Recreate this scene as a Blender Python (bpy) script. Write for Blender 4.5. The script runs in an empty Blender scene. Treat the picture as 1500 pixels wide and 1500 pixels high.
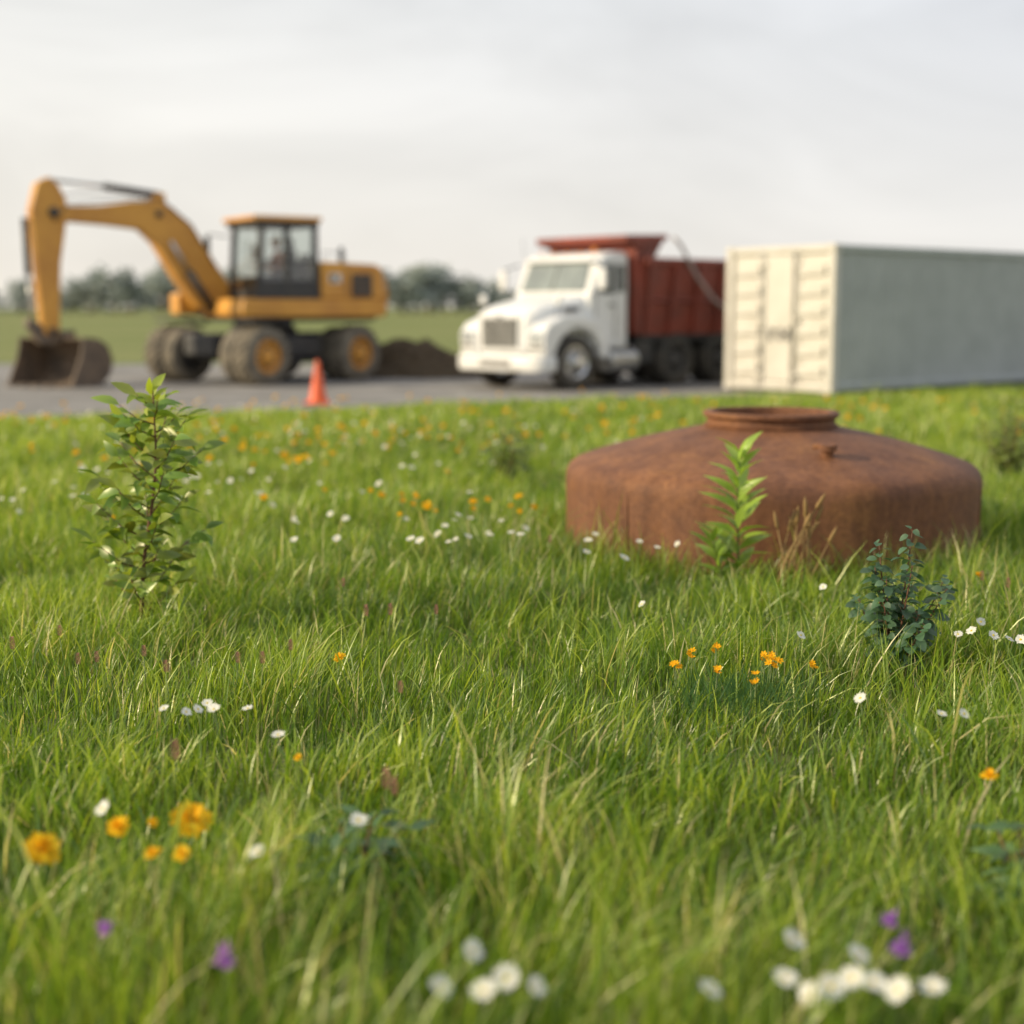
import bpy, math, random
import numpy as np
from mathutils import Vector, Matrix, Euler
random.seed(7); rng=np.random.default_rng(7)
scene=bpy.context.scene
COL=scene.collection
R=math.radians

# ------------------------------------------------------------------ materials
def new_mat(name):
    m=bpy.data.materials.new(name); m.use_nodes=True
    nt=m.node_tree; b=nt.nodes['Principled BSDF']; return m,nt,b
def pmat(name,c1,c2=None,rough=.5,metal=0,scale=3,bump=0,bscale=40,lo=.4,hi=.65,coat=0,spec=None):
    m,nt,b=new_mat(name)
    b.inputs['Roughness'].default_value=rough; b.inputs['Metallic'].default_value=metal
    if coat: b.inputs['Coat Weight'].default_value=coat
    if spec is not None: b.inputs['Specular IOR Level'].default_value=spec
    c2=c2 or tuple(x*.75 for x in c1)
    tc=nt.nodes.new('ShaderNodeTexCoord')
    n=nt.nodes.new('ShaderNodeTexNoise'); n.inputs['Scale'].default_value=scale; n.inputs['Detail'].default_value=6; n.inputs['Roughness'].default_value=.65
    nt.links.new(tc.outputs['Object'],n.inputs['Vector'])
    r=nt.nodes.new('ShaderNodeValToRGB'); r.color_ramp.elements[0].position=lo; r.color_ramp.elements[1].position=hi
    r.color_ramp.elements[0].color=(*c1,1); r.color_ramp.elements[1].color=(*c2,1)
    nt.links.new(n.outputs['Fac'],r.inputs['Fac']); nt.links.new(r.outputs['Color'],b.inputs['Base Color'])
    if bump:
        n2=nt.nodes.new('ShaderNodeTexNoise'); n2.inputs['Scale'].default_value=bscale; n2.inputs['Detail'].default_value=5
        nt.links.new(tc.outputs['Object'],n2.inputs['Vector'])
        bp=nt.nodes.new('ShaderNodeBump'); bp.inputs['Strength'].default_value=bump; bp.inputs['Distance'].default_value=.02
        nt.links.new(n2.outputs['Fac'],bp.inputs['Height']); nt.links.new(bp.outputs['Normal'],b.inputs['Normal'])
    return m
def veg_mat(name,trans=.4,rough=.45,gl=.08,tint=(1.25,1.2,.6)):
    """thin leaf: diffuse + translucent + a little gloss, colour from the 'Col' attribute"""
    m=bpy.data.materials.new(name); m.use_nodes=True; nt=m.node_tree; nt.nodes.clear()
    o=nt.nodes.new('ShaderNodeOutputMaterial')
    a=nt.nodes.new('ShaderNodeAttribute'); a.attribute_name='Col'
    d=nt.nodes.new('ShaderNodeBsdfDiffuse'); t=nt.nodes.new('ShaderNodeBsdfTranslucent'); g=nt.nodes.new('ShaderNodeBsdfGlossy')
    g.inputs['Roughness'].default_value=rough; g.inputs['Color'].default_value=(.95,.93,.8,1)
    mx=nt.nodes.new('ShaderNodeMixShader'); mx.inputs[0].default_value=trans
    hs=nt.nodes.new('ShaderNodeMix'); hs.data_type='RGBA'; hs.blend_type='MULTIPLY'; hs.inputs[0].default_value=1
    nt.links.new(a.outputs['Color'],hs.inputs[6]); hs.inputs[7].default_value=(*tint,1)
    nt.links.new(a.outputs['Color'],d.inputs['Color']); nt.links.new(hs.outputs[2],t.inputs['Color'])
    nt.links.new(d.outputs[0],mx.inputs[1]); nt.links.new(t.outputs[0],mx.inputs[2])
    m2=nt.nodes.new('ShaderNodeMixShader'); m2.inputs[0].default_value=gl
    nt.links.new(mx.outputs[0],m2.inputs[1]); nt.links.new(g.outputs[0],m2.inputs[2]); nt.links.new(m2.outputs[0],o.inputs['Surface'])
    return m

M_blade=veg_mat('grass_blade',.50,.40,.06)
M_leaf=veg_mat('leaf',.42,.4,.06)
M_petal=veg_mat('petal',.35,.6,.01,(1,1,1))
M_far=veg_mat('far_foliage',.2,.9,.0,(1,1,1))
M_stem=pmat('woody_stem',(.16,.07,.04),(.10,.06,.03),rough=.8)
M_rust=None

# ------------------------------------------------------------------ mesh accumulator
class Acc:
    def __init__(s): s.v=[];s.f=[];s.m=[];s.c=[]
    def add(s,vs,fs,mi=0,col=(.5,.5,.5)):
        o=len(s.v); s.v+= [tuple(v) for v in vs]; s.f+=[tuple(i+o for i in f) for f in fs]; s.m+=[mi]*len(fs)
        if isinstance(col,list): s.c+=col
        else: s.c+=[col]*len(vs)
    def tube(s,pts,rad,n=6,mi=0,col=(.5,.5,.5),cap=True):
        pts=[Vector(p) for p in pts]; vs=[];fs=[]
        for i,p in enumerate(pts):
            d=(pts[min(i+1,len(pts)-1)]-pts[max(i-1,0)]).normalized()
            a=d.orthogonal().normalized() if abs(d.z)>.9 else d.cross(Vector((0,0,1))).normalized()
            if abs(d.z)>.9:
                a=(Vector((1,0,0))-d*d.x).normalized()
            b=d.cross(a)
            for k in range(n):
                t=2*math.pi*k/n; vs.append(p+(a*math.cos(t)+b*math.sin(t))*rad[i])
        for i in range(len(pts)-1):
            for k in range(n):
                fs.append((i*n+k,i*n+(k+1)%n,(i+1)*n+(k+1)%n,(i+1)*n+k))
        if cap: fs.append(tuple(range(n-1,-1,-1))); fs.append(tuple((len(pts)-1)*n+k for k in range(n)))
        s.add(vs,fs,mi,col)
    def box(s,c,size,mi=0,rot=None,col=(.5,.5,.5)):
        c=Vector(c); h=[x/2 for x in size]
        vs=[Vector((x*h[0],y*h[1],z*h[2])) for x in(-1,1) for y in(-1,1) for z in(-1,1)]
        if rot is not None: vs=[rot@v for v in vs]
        vs=[v+c for v in vs]
        s.add(vs,[(0,1,3,2),(4,6,7,5),(0,4,5,1),(2,3,7,6),(0,2,6,4),(1,5,7,3)],mi,col)
    def leaf(s,base,d,up,L,W,mi=0,col=(.1,.2,.03),droop=.25,fold=.25,shape='ov'):
        d=Vector(d).normalized(); up=Vector(up); side=d.cross(up)
        if side.length<.01: side=d.orthogonal()
        side.normalize(); up=side.cross(d).normalized(); base=Vector(base)
        if shape=='ov': ws=[(0,.08),(.18,.7),(.4,1),(.65,.8),(.85,.4),(1,0)]
        elif shape=='lan': ws=[(0,.1),(.2,.75),(.4,1),(.65,.7),(.85,.32),(1,0)]
        else: ws=[(0,.2),(.2,.85),(.45,1),(.7,.85),(.9,.45),(1,0)]
        vs=[];fs=[];cs=[]
        for t,w in ws:
            p=base+d*(L*t*(1-.12*droop*t))-up*(droop*L*t*t)
            hw=W*w/2
            vs+= [p-side*hw+up*(hw*fold), p, p+side*hw+up*(hw*fold)]
            k=1+random.uniform(-.06,.06)
            cs+= [tuple(x*k for x in col),tuple(x*.9*k for x in col),tuple(x*k for x in col)]
        for i in range(len(ws)-1):
            a=i*3; fs+=[(a,a+1,a+4,a+3),(a+1,a+2,a+5,a+4)]
        s.add(vs,fs,mi,cs)
    def build(s,name,mats,smooth=True,parent=None,loc=None,rot=None,bevel=0):
        me=bpy.data.meshes.new(name); me.from_pydata(s.v,[],s.f)
        for m in mats: me.materials.append(m)
        me.polygons.foreach_set('material_index',s.m)
        if smooth: me.polygons.foreach_set('use_smooth',[True]*len(s.f))
        at=me.color_attributes.new('Col','FLOAT_COLOR','POINT')
        at.data.foreach_set('color',np.array([(*c,1) for c in s.c],dtype=np.float32).ravel())
        me.update()
        ob=bpy.data.objects.new(name,me); COL.objects.link(ob)
        if parent: ob.parent=parent
        if loc: ob.location=loc
        if rot: ob.rotation_euler=rot
        if bevel:
            b=ob.modifiers.new('b','BEVEL'); b.width=bevel; b.segments=2; b.limit_method='ANGLE'; b.angle_limit=R(40)
        return ob
def empty(name,loc,rz=0,parent=None):
    e=bpy.data.objects.new(name,None); COL.objects.link(e); e.location=loc; e.rotation_euler=(0,0,rz); e.parent=parent; return e
def box(name,p,x0,x1,y0,y1,z0,z1,mat,bevel=.02,rot=None):
    a=Acc(); a.box((0,0,0),(abs(x1-x0),abs(y1-y0),abs(z1-z0)))
    return a.build(name,[mat],smooth=False,parent=p,loc=((x0+x1)/2,(y0+y1)/2,(z0+z1)/2),bevel=bevel,rot=rot)
def rod(name,p,a_,b_,r,mat,n=12):
    a=Acc(); a.tube([a_,b_],[r,r],n); o=a.build(name,[mat],smooth=True,parent=p)
    return o
def pipe(name,p,pts,r,mat,n=8):
    a=Acc(); a.tube(pts,[r]*len(pts),n); return a.build(name,[mat],parent=p)
def extr(name,p,poly,y0,y1,mat,bevel=.015):
    """polygon in x,z extruded along y"""
    a=Acc(); n=len(poly); vs=[(x,y0,z) for x,z in poly]+[(x,y1,z) for x,z in poly]
    fs=[tuple(range(n)),tuple(range(2*n-1,n-1,-1))]+[(i,i+n,(i+1)%n+n,(i+1)%n) for i in range(n)]
    a.add(vs,fs); o=a.build(name,[mat],smooth=False,parent=p,bevel=bevel)
    import bmesh
    bm=bmesh.new(); bm.from_mesh(o.data); bmesh.ops.recalc_face_normals(bm,faces=bm.faces); bm.to_mesh(o.data); bm.free()
    return o
def loft(name,p,secs,mat,smooth=True,bevel=0):
    a=Acc(); n=len(secs[0][1]); vs=[]
    for s in secs:
        x=s[0]
        for (y,z,*dx) in s[1]: vs.append((x+(dx[0] if dx else 0),y,z))
    fs=[]
    for i in range(len(secs)-1):
        for k in range(n): fs.append((i*n+k,i*n+(k+1)%n,(i+1)*n+(k+1)%n,(i+1)*n+k))
    fs.append(tuple(range(n))); fs.append(tuple((len(secs)-1)*n+k for k in range(n-1,-1,-1)))
    a.add(vs,fs); o=a.build(name,[mat],smooth=smooth,parent=p,bevel=bevel)
    import bmesh
    bm=bmesh.new(); bm.from_mesh(o.data); bmesh.ops.recalc_face_normals(bm,faces=bm.faces); bm.to_mesh(o.data); bm.free()
    if smooth: o.data.set_sharp_from_angle(angle=R(50))
    return o
def rrect(hw,z0,z1,r,n=4,taper=0):
    pts=[]
    for cx,cz,a0 in((hw-r,z1-r,0),(-hw+r,z1-r,90),(-hw+r,z0+r,180),(hw-r,z0+r,270)):
        for k in range(n+1):
            t=R(a0+90*k/n); pts.append((cx+r*math.cos(t)-(taper*(1 if cx>0 else -1) if cz>(z0+z1)/2 else 0),cz+r*math.sin(t)))
    return pts
def lathe(name,p,prof,mat,loc=(0,0,0),axis='Z',seg=48,closed=False,rot=None):
    a=Acc(); vs=[];fs=[]; n=len(prof)
    for k in range(seg):
        t=2*math.pi*k/seg
        for r,z in prof:
            if axis=='Z': vs.append((r*math.cos(t),r*math.sin(t),z))
            else: vs.append((r*math.cos(t),z,r*math.sin(t)))
    for k in range(seg):
        k2=(k+1)%seg
        for i in range(n-1): fs.append((k*n+i,k2*n+i,k2*n+i+1,k*n+i+1))
    a.add(vs,fs); o=a.build(name,[mat],parent=p,loc=loc,rot=rot); o.data.set_sharp_from_angle(angle=R(40)); return o

# ------------------------------------------------------------------ camera
cam=bpy.data.cameras.new('camera'); co=bpy.data.objects.new('camera',cam); COL.objects.link(co)
co.location=(0,0,1.5); co.rotation_euler=(R(90-8.2),0,0); cam.lens=50; cam.sensor_width=36; cam.clip_end=6000; cam.clip_start=.05
cam.dof.use_dof=True; cam.dof.focus_distance=5.3; cam.dof.aperture_fstop=1.0
scene.camera=co
scene.view_settings.view_transform='Standard'; scene.view_settings.look='None'; scene.view_settings.exposure=0

# ------------------------------------------------------------------ light + sky
S=Vector((-.97,-.20,0)).normalized(); EL=R(24)
sd=Vector((S.x*math.cos(EL),S.y*math.cos(EL),math.sin(EL)))
sun=bpy.data.lights.new('sun','SUN'); sun.energy=5.0; sun.angle=R(1.2); sun.color=(1,.84,.58)
so=bpy.data.objects.new('sun',sun); COL.objects.link(so); so.rotation_euler=sd.to_track_quat('Z','Y').to_euler(); so.location=(-20,0,20)
w=bpy.data.worlds.new('World'); scene.world=w; w.use_nodes=True; nt=w.node_tree; nt.nodes.clear()
N=nt.nodes.new; Lk=nt.links.new
out=N('ShaderNodeOutputWorld'); bg=N('ShaderNodeBackground'); bg.inputs['Strength'].default_value=.1; Lk(bg.outputs[0],out.inputs[0])
sky=N('ShaderNodeTexSky'); sky.sky_type='NISHITA'; sky.sun_disc=False; sky.sun_elevation=EL; sky.sun_rotation=math.atan2(S.x,S.y)
tc=N('ShaderNodeTexCoord'); sep=N('ShaderNodeSeparateXYZ'); Lk(tc.outputs['Generated'],sep.inputs[0])
cr=N('ShaderNodeMapRange'); Lk(sep.outputs['X'],cr.inputs[0]); cr.inputs[1].default_value=-.45; cr.inputs[2].default_value=.45
cz=N('ShaderNodeMapRange'); Lk(sep.outputs['Z'],cz.inputs[0]); cz.inputs[1].default_value=0; cz.inputs[2].default_value=.30
mxa=N('ShaderNodeMix'); mxa.data_type='RGBA'; Lk(cr.outputs[0],mxa.inputs[0]); mxa.inputs[6].default_value=(10.1,9.4,8.3,1); mxa.inputs[7].default_value=(8.7,8.4,8.0,1)
mxb=N('ShaderNodeMix'); mxb.data_type='RGBA'; Lk(cr.outputs[0],mxb.inputs[0]); mxb.inputs[6].default_value=(9.3,9.5,9.4,1); mxb.inputs[7].default_value=(7.2,7.7,8.6,1)
mxc=N('ShaderNodeMix'); mxc.data_type='RGBA'; Lk(cz.outputs[0],mxc.inputs[0]); Lk(mxa.outputs[2],mxc.inputs[6]); Lk(mxb.outputs[2],mxc.inputs[7])
mp=N('ShaderNodeMapping'); mp.inputs['Scale'].default_value=(1.8,1.8,5.5); mp.inputs['Rotation'].default_value=(0,R(24),0); Lk(tc.outputs['Generated'],mp.inputs[0])
nz=N('ShaderNodeTexNoise'); nz.inputs['Scale'].default_value=1.9; nz.inputs['Detail'].default_value=7; nz.inputs['Roughness'].default_value=.55; nz.inputs['Distortion'].default_value=.7; Lk(mp.outputs[0],nz.inputs['Vector'])
mr=N('ShaderNodeMapRange'); Lk(nz.outputs['Fac'],mr.inputs[0]); mr.inputs[1].default_value=.3; mr.inputs[2].default_value=.7; mr.inputs[3].default_value=.88; mr.inputs[4].default_value=1.09
sc=N('ShaderNodeVectorMath'); sc.operation='SCALE'; Lk(mxc.outputs[2],sc.inputs[0]); Lk(mr.outputs[0],sc.inputs[3])
fin=N('ShaderNodeMix'); fin.data_type='RGBA'; fin.inputs[0].default_value=.93; Lk(sky.outputs[0],fin.inputs[6]); Lk(sc.outputs[0],fin.inputs[7])
Lk(fin.outputs[2],bg.inputs['Color'])

# ------------------------------------------------------------------ ground, lot
def ground_mat():
    m,nt,b=new_mat('field_soil_and_turf'); b.inputs['Roughness'].default_value=.95; b.inputs['Specular IOR Level'].default_value=.1
    tc=nt.nodes.new('ShaderNodeTexCoord')
    mp=nt.nodes.new('ShaderNodeMapping'); mp.inputs['Scale'].default_value=(.5,1.6,1); nt.links.new(tc.outputs['Object'],mp.inputs[0])
    n1=nt.nodes.new('ShaderNodeTexNoise'); n1.inputs['Scale'].default_value=.05; n1.inputs['Detail'].default_value=8; n1.inputs['Roughness'].default_value=.7
    n2=nt.nodes.new('ShaderNodeTexNoise'); n2.inputs['Scale'].default_value=6; n2.inputs['Detail'].default_value=8
    nt.links.new(mp.outputs[0],n1.inputs['Vector']); nt.links.new(tc.outputs['Object'],n2.inputs['Vector'])
    r1=nt.nodes.new('ShaderNodeValToRGB'); e=r1.color_ramp.elements; e[0].position=.35;e[1].position=.65; e[0].color=(.15,.19,.055,1); e[1].color=(.26,.26,.11,1)
    r2=nt.nodes.new('ShaderNodeValToRGB'); e=r2.color_ramp.elements; e[0].position=.3;e[1].position=.7; e[0].color=(.6,.6,.6,1); e[1].color=(1.2,1.2,1.2,1)
    nt.links.new(n1.outputs['Fac'],r1.inputs[0]); nt.links.new(n2.outputs['Fac'],r2.inputs[0])
    mu=nt.nodes.new('ShaderNodeMix'); mu.data_type='RGBA'; mu.blend_type='MULTIPLY'; mu.inputs[0].default_value=1
    nt.links.new(r1.outputs[0],mu.inputs[6]); nt.links.new(r2.outputs[0],mu.inputs[7]); nt.links.new(mu.outputs[2],b.inputs['Base Color'])
    bp=nt.nodes.new('ShaderNodeBump'); bp.inputs['Distance'].default_value=.05; nt.links.new(n2.outputs['Fac'],bp.inputs['Height']); nt.links.new(bp.outputs[0],b.inputs['Normal'])
    return m
a=Acc(); a.add([(-2500,-600,0),(2500,-600,0),(2500,3500,0),(-2500,3500,0)],[(0,1,2,3)]); a.build('ground',[ground_mat()],smooth=False)
EX=[-60,-20,-6.9,-4.3,-1.5,1.7,5.2,9,14,60]; EY=[8,15.3,19.1,20.1,21.5,23.2,24.25,26.6,28.4,34]
def lot_near(x):
    return np.interp(x,EX,EY)+.12*math.sin(x*2.1)+.07*math.sin(x*5.3+1)
a=Acc(); xs=np.arange(-60,60.1,.4); vs=[];fs=[]
for x in xs: vs+=[(x,lot_near(x),.004),(x,38+.2*math.sin(x*1.3)+.1*math.sin(x*3.7),.004)]
for i in range(len(xs)-1): fs.append((2*i,2*i+2,2*i+3,2*i+1))
a.add(vs,fs)
M_asph=pmat('weathered_asphalt',(.18,.17,.16),(.31,.295,.275),rough=.9,scale=.9,bump=.5,bscale=60,spec=.2,lo=.35,hi=.7)
a.build('asphalt_lot',[M_asph],smooth=False)

# ------------------------------------------------------------------ noise util
def vnoise(x,y,seed=0):
    g=np.random.default_rng(seed).random((256,256)); xi=np.floor(x).astype(int);yi=np.floor(y).astype(int)
    fx=x-xi;fy=y-yi; fx=fx*fx*(3-2*fx);fy=fy*fy*(3-2*fy)
    G=lambda i,j:g[i%256,j%256]
    return (G(xi,yi)*(1-fx)+G(xi+1,yi)*fx)*(1-fy)+(G(xi,yi+1)*(1-fx)+G(xi+1,yi+1)*fx)*fy
TC=Vector((1.62,8.9)); TR=1.28
# ------------------------------------------------------------------ grass
def blades(y0,y1,dens,h0,h1,w0,w1,seed,bright=0.,leanm=.30,cl=.5):
    g=np.random.default_rng(seed); hwm=lambda y:.44*y+.9
    A=2*hwm(y1)*(y1-y0); n=int(A*dens)
    x=g.uniform(-hwm(y1),hwm(y1),n); y=g.uniform(y0,y1,n)
    k=np.abs(x)<hwm(y)
    near=np.interp(x,EX,EY)+.12*np.sin(x*2.1)+.07*np.sin(x*5.3+1)
    k&=(y<near+g.uniform(-.25,.12,n))
    rt=np.sqrt((x-TC.x)**2+(y-TC.y)**2); k&=rt>(TR+.01)
    lx=(x-5.44)*.772+(y-24.3)*.636; ly=-(x-5.44)*.636+(y-24.3)*.772
    k&=~((lx>-.02)&(lx<12.3)&(ly>-.02)&(ly<2.46))
    c=vnoise(x*2.2,y*2.2,3)*.5+vnoise(x*6,y*6,4)*.5
    k&=g.random(n)<((1-cl)+1.5*cl*c*c*1.6)
    x=x[k];y=y[k];near=near[k];n=len(x)
    c1=vnoise(x*1.3+9,y*1.6,5); c2=vnoise(x*3.4,y*3.8,6); c3=vnoise(x*.35,y*.35+5,8); c4=vnoise(x*9,y*9,18)
    h=g.uniform(h0,h1,n)*(.26+.78*c1*c1+.65*c2+.30*c4)*g.choice([.6,.85,1,1.3],n,p=[.25,.3,.35,.10])
    h*=np.clip(.38+(near-y)/4.0,.38,1)
    az=g.uniform(0,2*np.pi,n); lean=np.abs(g.normal(leanm,.26,n))
    az2=vnoise(x*4,y*4,11)*2*np.pi*1.6
    dx=np.cos(az)*lean+.18*np.cos(az2)+.12; dy=np.sin(az)*lean+.18*np.sin(az2)
    ww=g.uniform(w0,w1,n); fa=g.uniform(0,np.pi,n); sx=np.cos(fa)*ww/2; sy=np.sin(fa)*ww/2
    S_=np.array([0,.38,.72,1.0]); W_=[.7,1,.7]
    pw=g.uniform(1.3,2.8,n)
    V=np.zeros((n,7,3))
    for i,s in enumerate(S_):
        sp=s**pw
        px=x+dx*h*sp; py=y+dy*h*sp; pz=h*(s-.25*np.minimum(dx*dx+dy*dy,2)*s*s*s)
        if i<3:
            V[:,2*i]=np.stack([px-sx*W_[i],py-sy*W_[i],pz],1); V[:,2*i+1]=np.stack([px+sx*W_[i],py+sy*W_[i],pz],1)
        else: V[:,6]=np.stack([px,py,pz],1)
    deep=np.array([.048,.120,.012]); mid=np.array([.155,.265,.022]); lite=np.array([.38,.46,.055]); straw=np.array([.66,.58,.30])
    t=np.clip(.0+bright+.45*c2+.30*c3+.22*c4-.05+g.normal(0,.26,n),0,1)[:,None]
    col=np.where(t<.5,deep+(mid-deep)*t*2,mid+(lite-mid)*(t*2-1))
    st=g.random(n)<(.025+.06*(c1>.62)+.06*(bright>.18)); col[st]=straw*g.uniform(.55,1.15,(st.sum(),1))
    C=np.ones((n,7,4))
    for i,k2 in enumerate([.65,.65,.92,.92,1.1,1.1,1.25]): C[:,i,:3]=np.minimum(col*k2,.8)  # shade in the gaps put into colour: roots darkened, tips brightened
    return V,C
def build_blades(name,parts):
    V=np.concatenate([p[0] for p in parts]);C=np.concatenate([p[1] for p in parts]); n=len(V)
    me=bpy.data.meshes.new(name); me.vertices.add(n*7); me.vertices.foreach_set('co',V.astype(np.float32).ravel())
    o=(np.arange(n)*7)[:,None]
    loops=np.concatenate([o+np.array([[0,1,3,2]]),o+np.array([[2,3,5,4]]),o+np.array([[4,5,6]])],1).ravel()
    me.loops.add(n*11); me.loops.foreach_set('vertex_index',loops.astype(np.int32))
    me.polygons.add(n*3)
    st=((np.arange(n)*11)[:,None]+np.array([[0,4,8]])).ravel()
    me.polygons.foreach_set('loop_start',st.astype(np.int32)); 
    me.polygons.foreach_set('use_smooth',np.ones(n*3,dtype=bool))
    me.update(calc_edges=True)
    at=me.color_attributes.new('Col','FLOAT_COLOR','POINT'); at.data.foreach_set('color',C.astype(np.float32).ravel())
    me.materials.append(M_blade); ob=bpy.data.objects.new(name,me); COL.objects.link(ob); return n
parts=[blades(1.9,4.5,3400,.10,.21,.003,.0065,1),
       blades(1.9,4.5,480,.17,.28,.006,.0105,11,.24,.42,.4),
       blades(4.5,9.0,2700,.10,.21,.003,.006,2),
       blades(4.5,9.0,340,.18,.29,.0045,.0085,12,.28,.45,.5),
       blades(9.0,14.5,1300,.11,.22,.005,.010,3,.08),
       blades(9.0,14.5,140,.18,.28,.006,.010,13,.30,.45,.5),
       blades(14.5,28,450,.12,.22,.012,.02,4,.18)]
print('BLADES',build_blades('meadow_grass',parts))

# ------------------------------------------------------------------ flowers
def flower(a,x,y,h,size,kind):
    tilt=random.uniform(.2,.9); az=random.uniform(-2.6,-.5)
    n=Vector((math.cos(az)*math.sin(tilt),math.sin(az)*math.sin(tilt),math.cos(tilt)))
    top=Vector((x,y,h)); bx=random.uniform(-.03,.03)
    a.tube([(x+bx,y+.02,0),(x+bx*.5,y+.01,h*.6),tuple(top-n*.004)],[.0022,.0018,.0015],4,1,(.12,.20,.03))
    u=n.orthogonal().normalized(); v=n.cross(u); r=size/2*random.uniform(.85,1.1)
    def petals(k,r0,r1,w,lift,col,ph=0):
        for i in range(k):
            t=2*math.pi*i/k+ph+random.uniform(-.08,.08); d=u*math.cos(t)+v*math.sin(t); s=n.cross(d); rr=r1*random.uniform(.82,1.08); lf=lift*random.uniform(.3,1.7)
            vs=[top+d*r0-s*w*.25,top+d*r0+s*w*.25,top+d*(r0+(rr-r0)*.6)+s*w*.5+n*lf*r*.7,top+d*rr+s*w*.22+n*lf*r,top+d*rr-s*w*.22+n*lf*r,top+d*(r0+(rr-r0)*.6)-s*w*.5+n*lf*r*.7]
            k_=random.uniform(.82,1.05); a.add(vs,[(0,1,2,5),(5,2,3,4)],0,tuple(c*k_ for c in col))
    def dome(rr,hh,col):
        vs=[top+n*hh]; 
        for j,(q,z) in enumerate(((.55,.8),(1,.0))):
            for i in range(8):
                t=2*math.pi*i/8; vs.append(top+(u*math.cos(t)+v*math.sin(t))*rr*q+n*hh*z)
        fs=[(0,1+i,1+(i+1)%8) for i in range(8)]+[(1+i,9+i,9+(i+1)%8,1+(i+1)%8) for i in range(8)]
        a.add(vs,fs,0,col)
    if kind=='daisy': petals(17,r*.2,r,r*.36,.12,(.86,.85,.78)); dome(r*.24,r*.15,(.76,.60,.08))
    elif kind=='marigold':
        petals(16,r*.1,r,r*.4,.10,(.90,.55,.016)); petals(14,r*.1,r*.75,r*.36,.32,(.92,.64,.03),.2); petals(9,0,r*.45,r*.3,.5,(.88,.47,.012),.4)
    elif kind=='small':
        petals(7,r*.1,r,r*.5,.25,(.90,.46,.01)); dome(r*.3,r*.3,(.8,.38,.01))
    elif kind=='clover':
        for q in range(4): petals(12-2*q,r*.1,r*(1-.2*q),r*.3,.15+.4*q,(.52,.24,.66),q*.3)
    elif kind=='seed':
        L=size*1.3
        for q in range(40):
            t=q/39; rr=size*.42*math.sin(math.pi*min(1,t*.85+.12)); an=q*2.4
            d=Vector((math.cos(an)*.9,math.sin(an)*.9,.6)).normalized(); p=top+Vector((0,0,t*L))+Vector((math.cos(an),math.sin(an),0))*rr*.4
            k_=random.uniform(.7,1.2); a.leaf(p,d,(0,0,1),size*.30,size*.2,0,(.40*k_,.20*k_,.16*k_),.1,.3)
daisies=[(-1.10,4.36),(-.99,4.35),(-.976,4.42),(-.94,4.35),(-1.02,4.32),(-.95,4.38),(-.835,4.36),(-.693,4.08),(.563,2.70),(-.077,2.65),(-.134,2.50),(-.053,2.485),(-.010,2.535),(.045,2.50),(.369,2.49),(.517,2.535),(.549,2.47),(.596,2.50),(.643,2.535),(.679,2.63),(.68,2.52),(.716,2.485),(.784,2.50),(1.116,5.37),(1.41,6.33),(.555,5.955),(1.34,4.30),(1.41,4.30),(1.89,5.61),(1.90,5.31),(1.86,5.37),(1.94,5.3),(1.73,5.39),(-1.035,3.45),(-.592,3.166),(-.379,3.37),(1.13,4.48),(1.8,5.45)]
a=Acc()
for x,y in daisies: flower(a,x,y,.245,.054 if y<4 else .042,'daisy')
g=random.Random(3)
for cx,cy,n_,s in((-.3,8.2,10,.5),(.1,7.9,9,.35),(-.25,7.6,4,.4),(-2.9,9.6,14,.6),(-2.7,11,10,.8),(-1.7,10.3,6,.6),(-1.7,14,30,1.4),(-4,16,14,1.6),(.2,17,10,2),(-1.4,8.6,4,.8),(.6,7.6,3,.2),(-3,18,16,2.5),(-1.5,11.5,18,1.5),(-1.8,8.2,4,.8)):
    for i in range(n_): flower(a,g.gauss(cx,s),g.gauss(cy,s*.6),g.uniform(.2,.27),g.uniform(.035,.055),'daisy')
a.build('daisy_flowers',[M_petal,M_leaf])
a=Acc()
for x,y,s in((-1.095,3.166,.095),(-.956,3.31,.064),(-.791,3.36,.098),(-.83,3.14,.048),(-.762,3.14,.042),(-.62,4.99,.058),(1.287,3.69,.048),(2.2,6.6,.04),(-.6,3.85,.025),(-.88,3.34,.03)): flower(a,x,y,.25,s,'marigold')
for cx,cy,n_,s in((-.2,9.3,12,.45),(-.5,9.1,5,.3),(-.8,9.7,4,.3),(-2.0,11.7,8,.35),(-1.9,14.5,22,.9),(-1.2,13.6,14,.6),(-4.2,11.2,3,.4),(-5.6,17,24,1.6),(.8,16,16,1.5),(-1,19,34,3.0),(4,17.5,34,2.6),(-4,17.0,34,2.5),(-2.3,9.0,3,.5),(6.5,19,24,2.),(-1.6,12.0,18,1.7),(-3.8,13,16,1.2),(2,15,14,1.2)):
    for i in range(n_): 
        x_=g.gauss(cx,s); y_=g.gauss(cy,s*.6)
        if (x_-TC.x)**2+(y_-TC.y)**2<1.9 or y_>lot_near(x_)-.3: continue
        flower(a,x_,y_,g.uniform(.18,.28),g.uniform(.04,.085),'marigold')
a.build('yellow_marigold_flowers',[M_petal,M_leaf])
a=Acc()
for x,y in((.764,5.17),(.731,4.83),(.914,4.95),(.90,5.0),(.94,4.94),(.654,5.07),(1.057,4.88),(.827,4.72),(.745,5.13),(.58,4.9),(.93,4.98)): 
    for q in range(3): flower(a,x+g.uniform(-.016,.016),y+g.uniform(-.01,.01),.245+g.uniform(-.015,.02),.030,'small')
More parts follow.
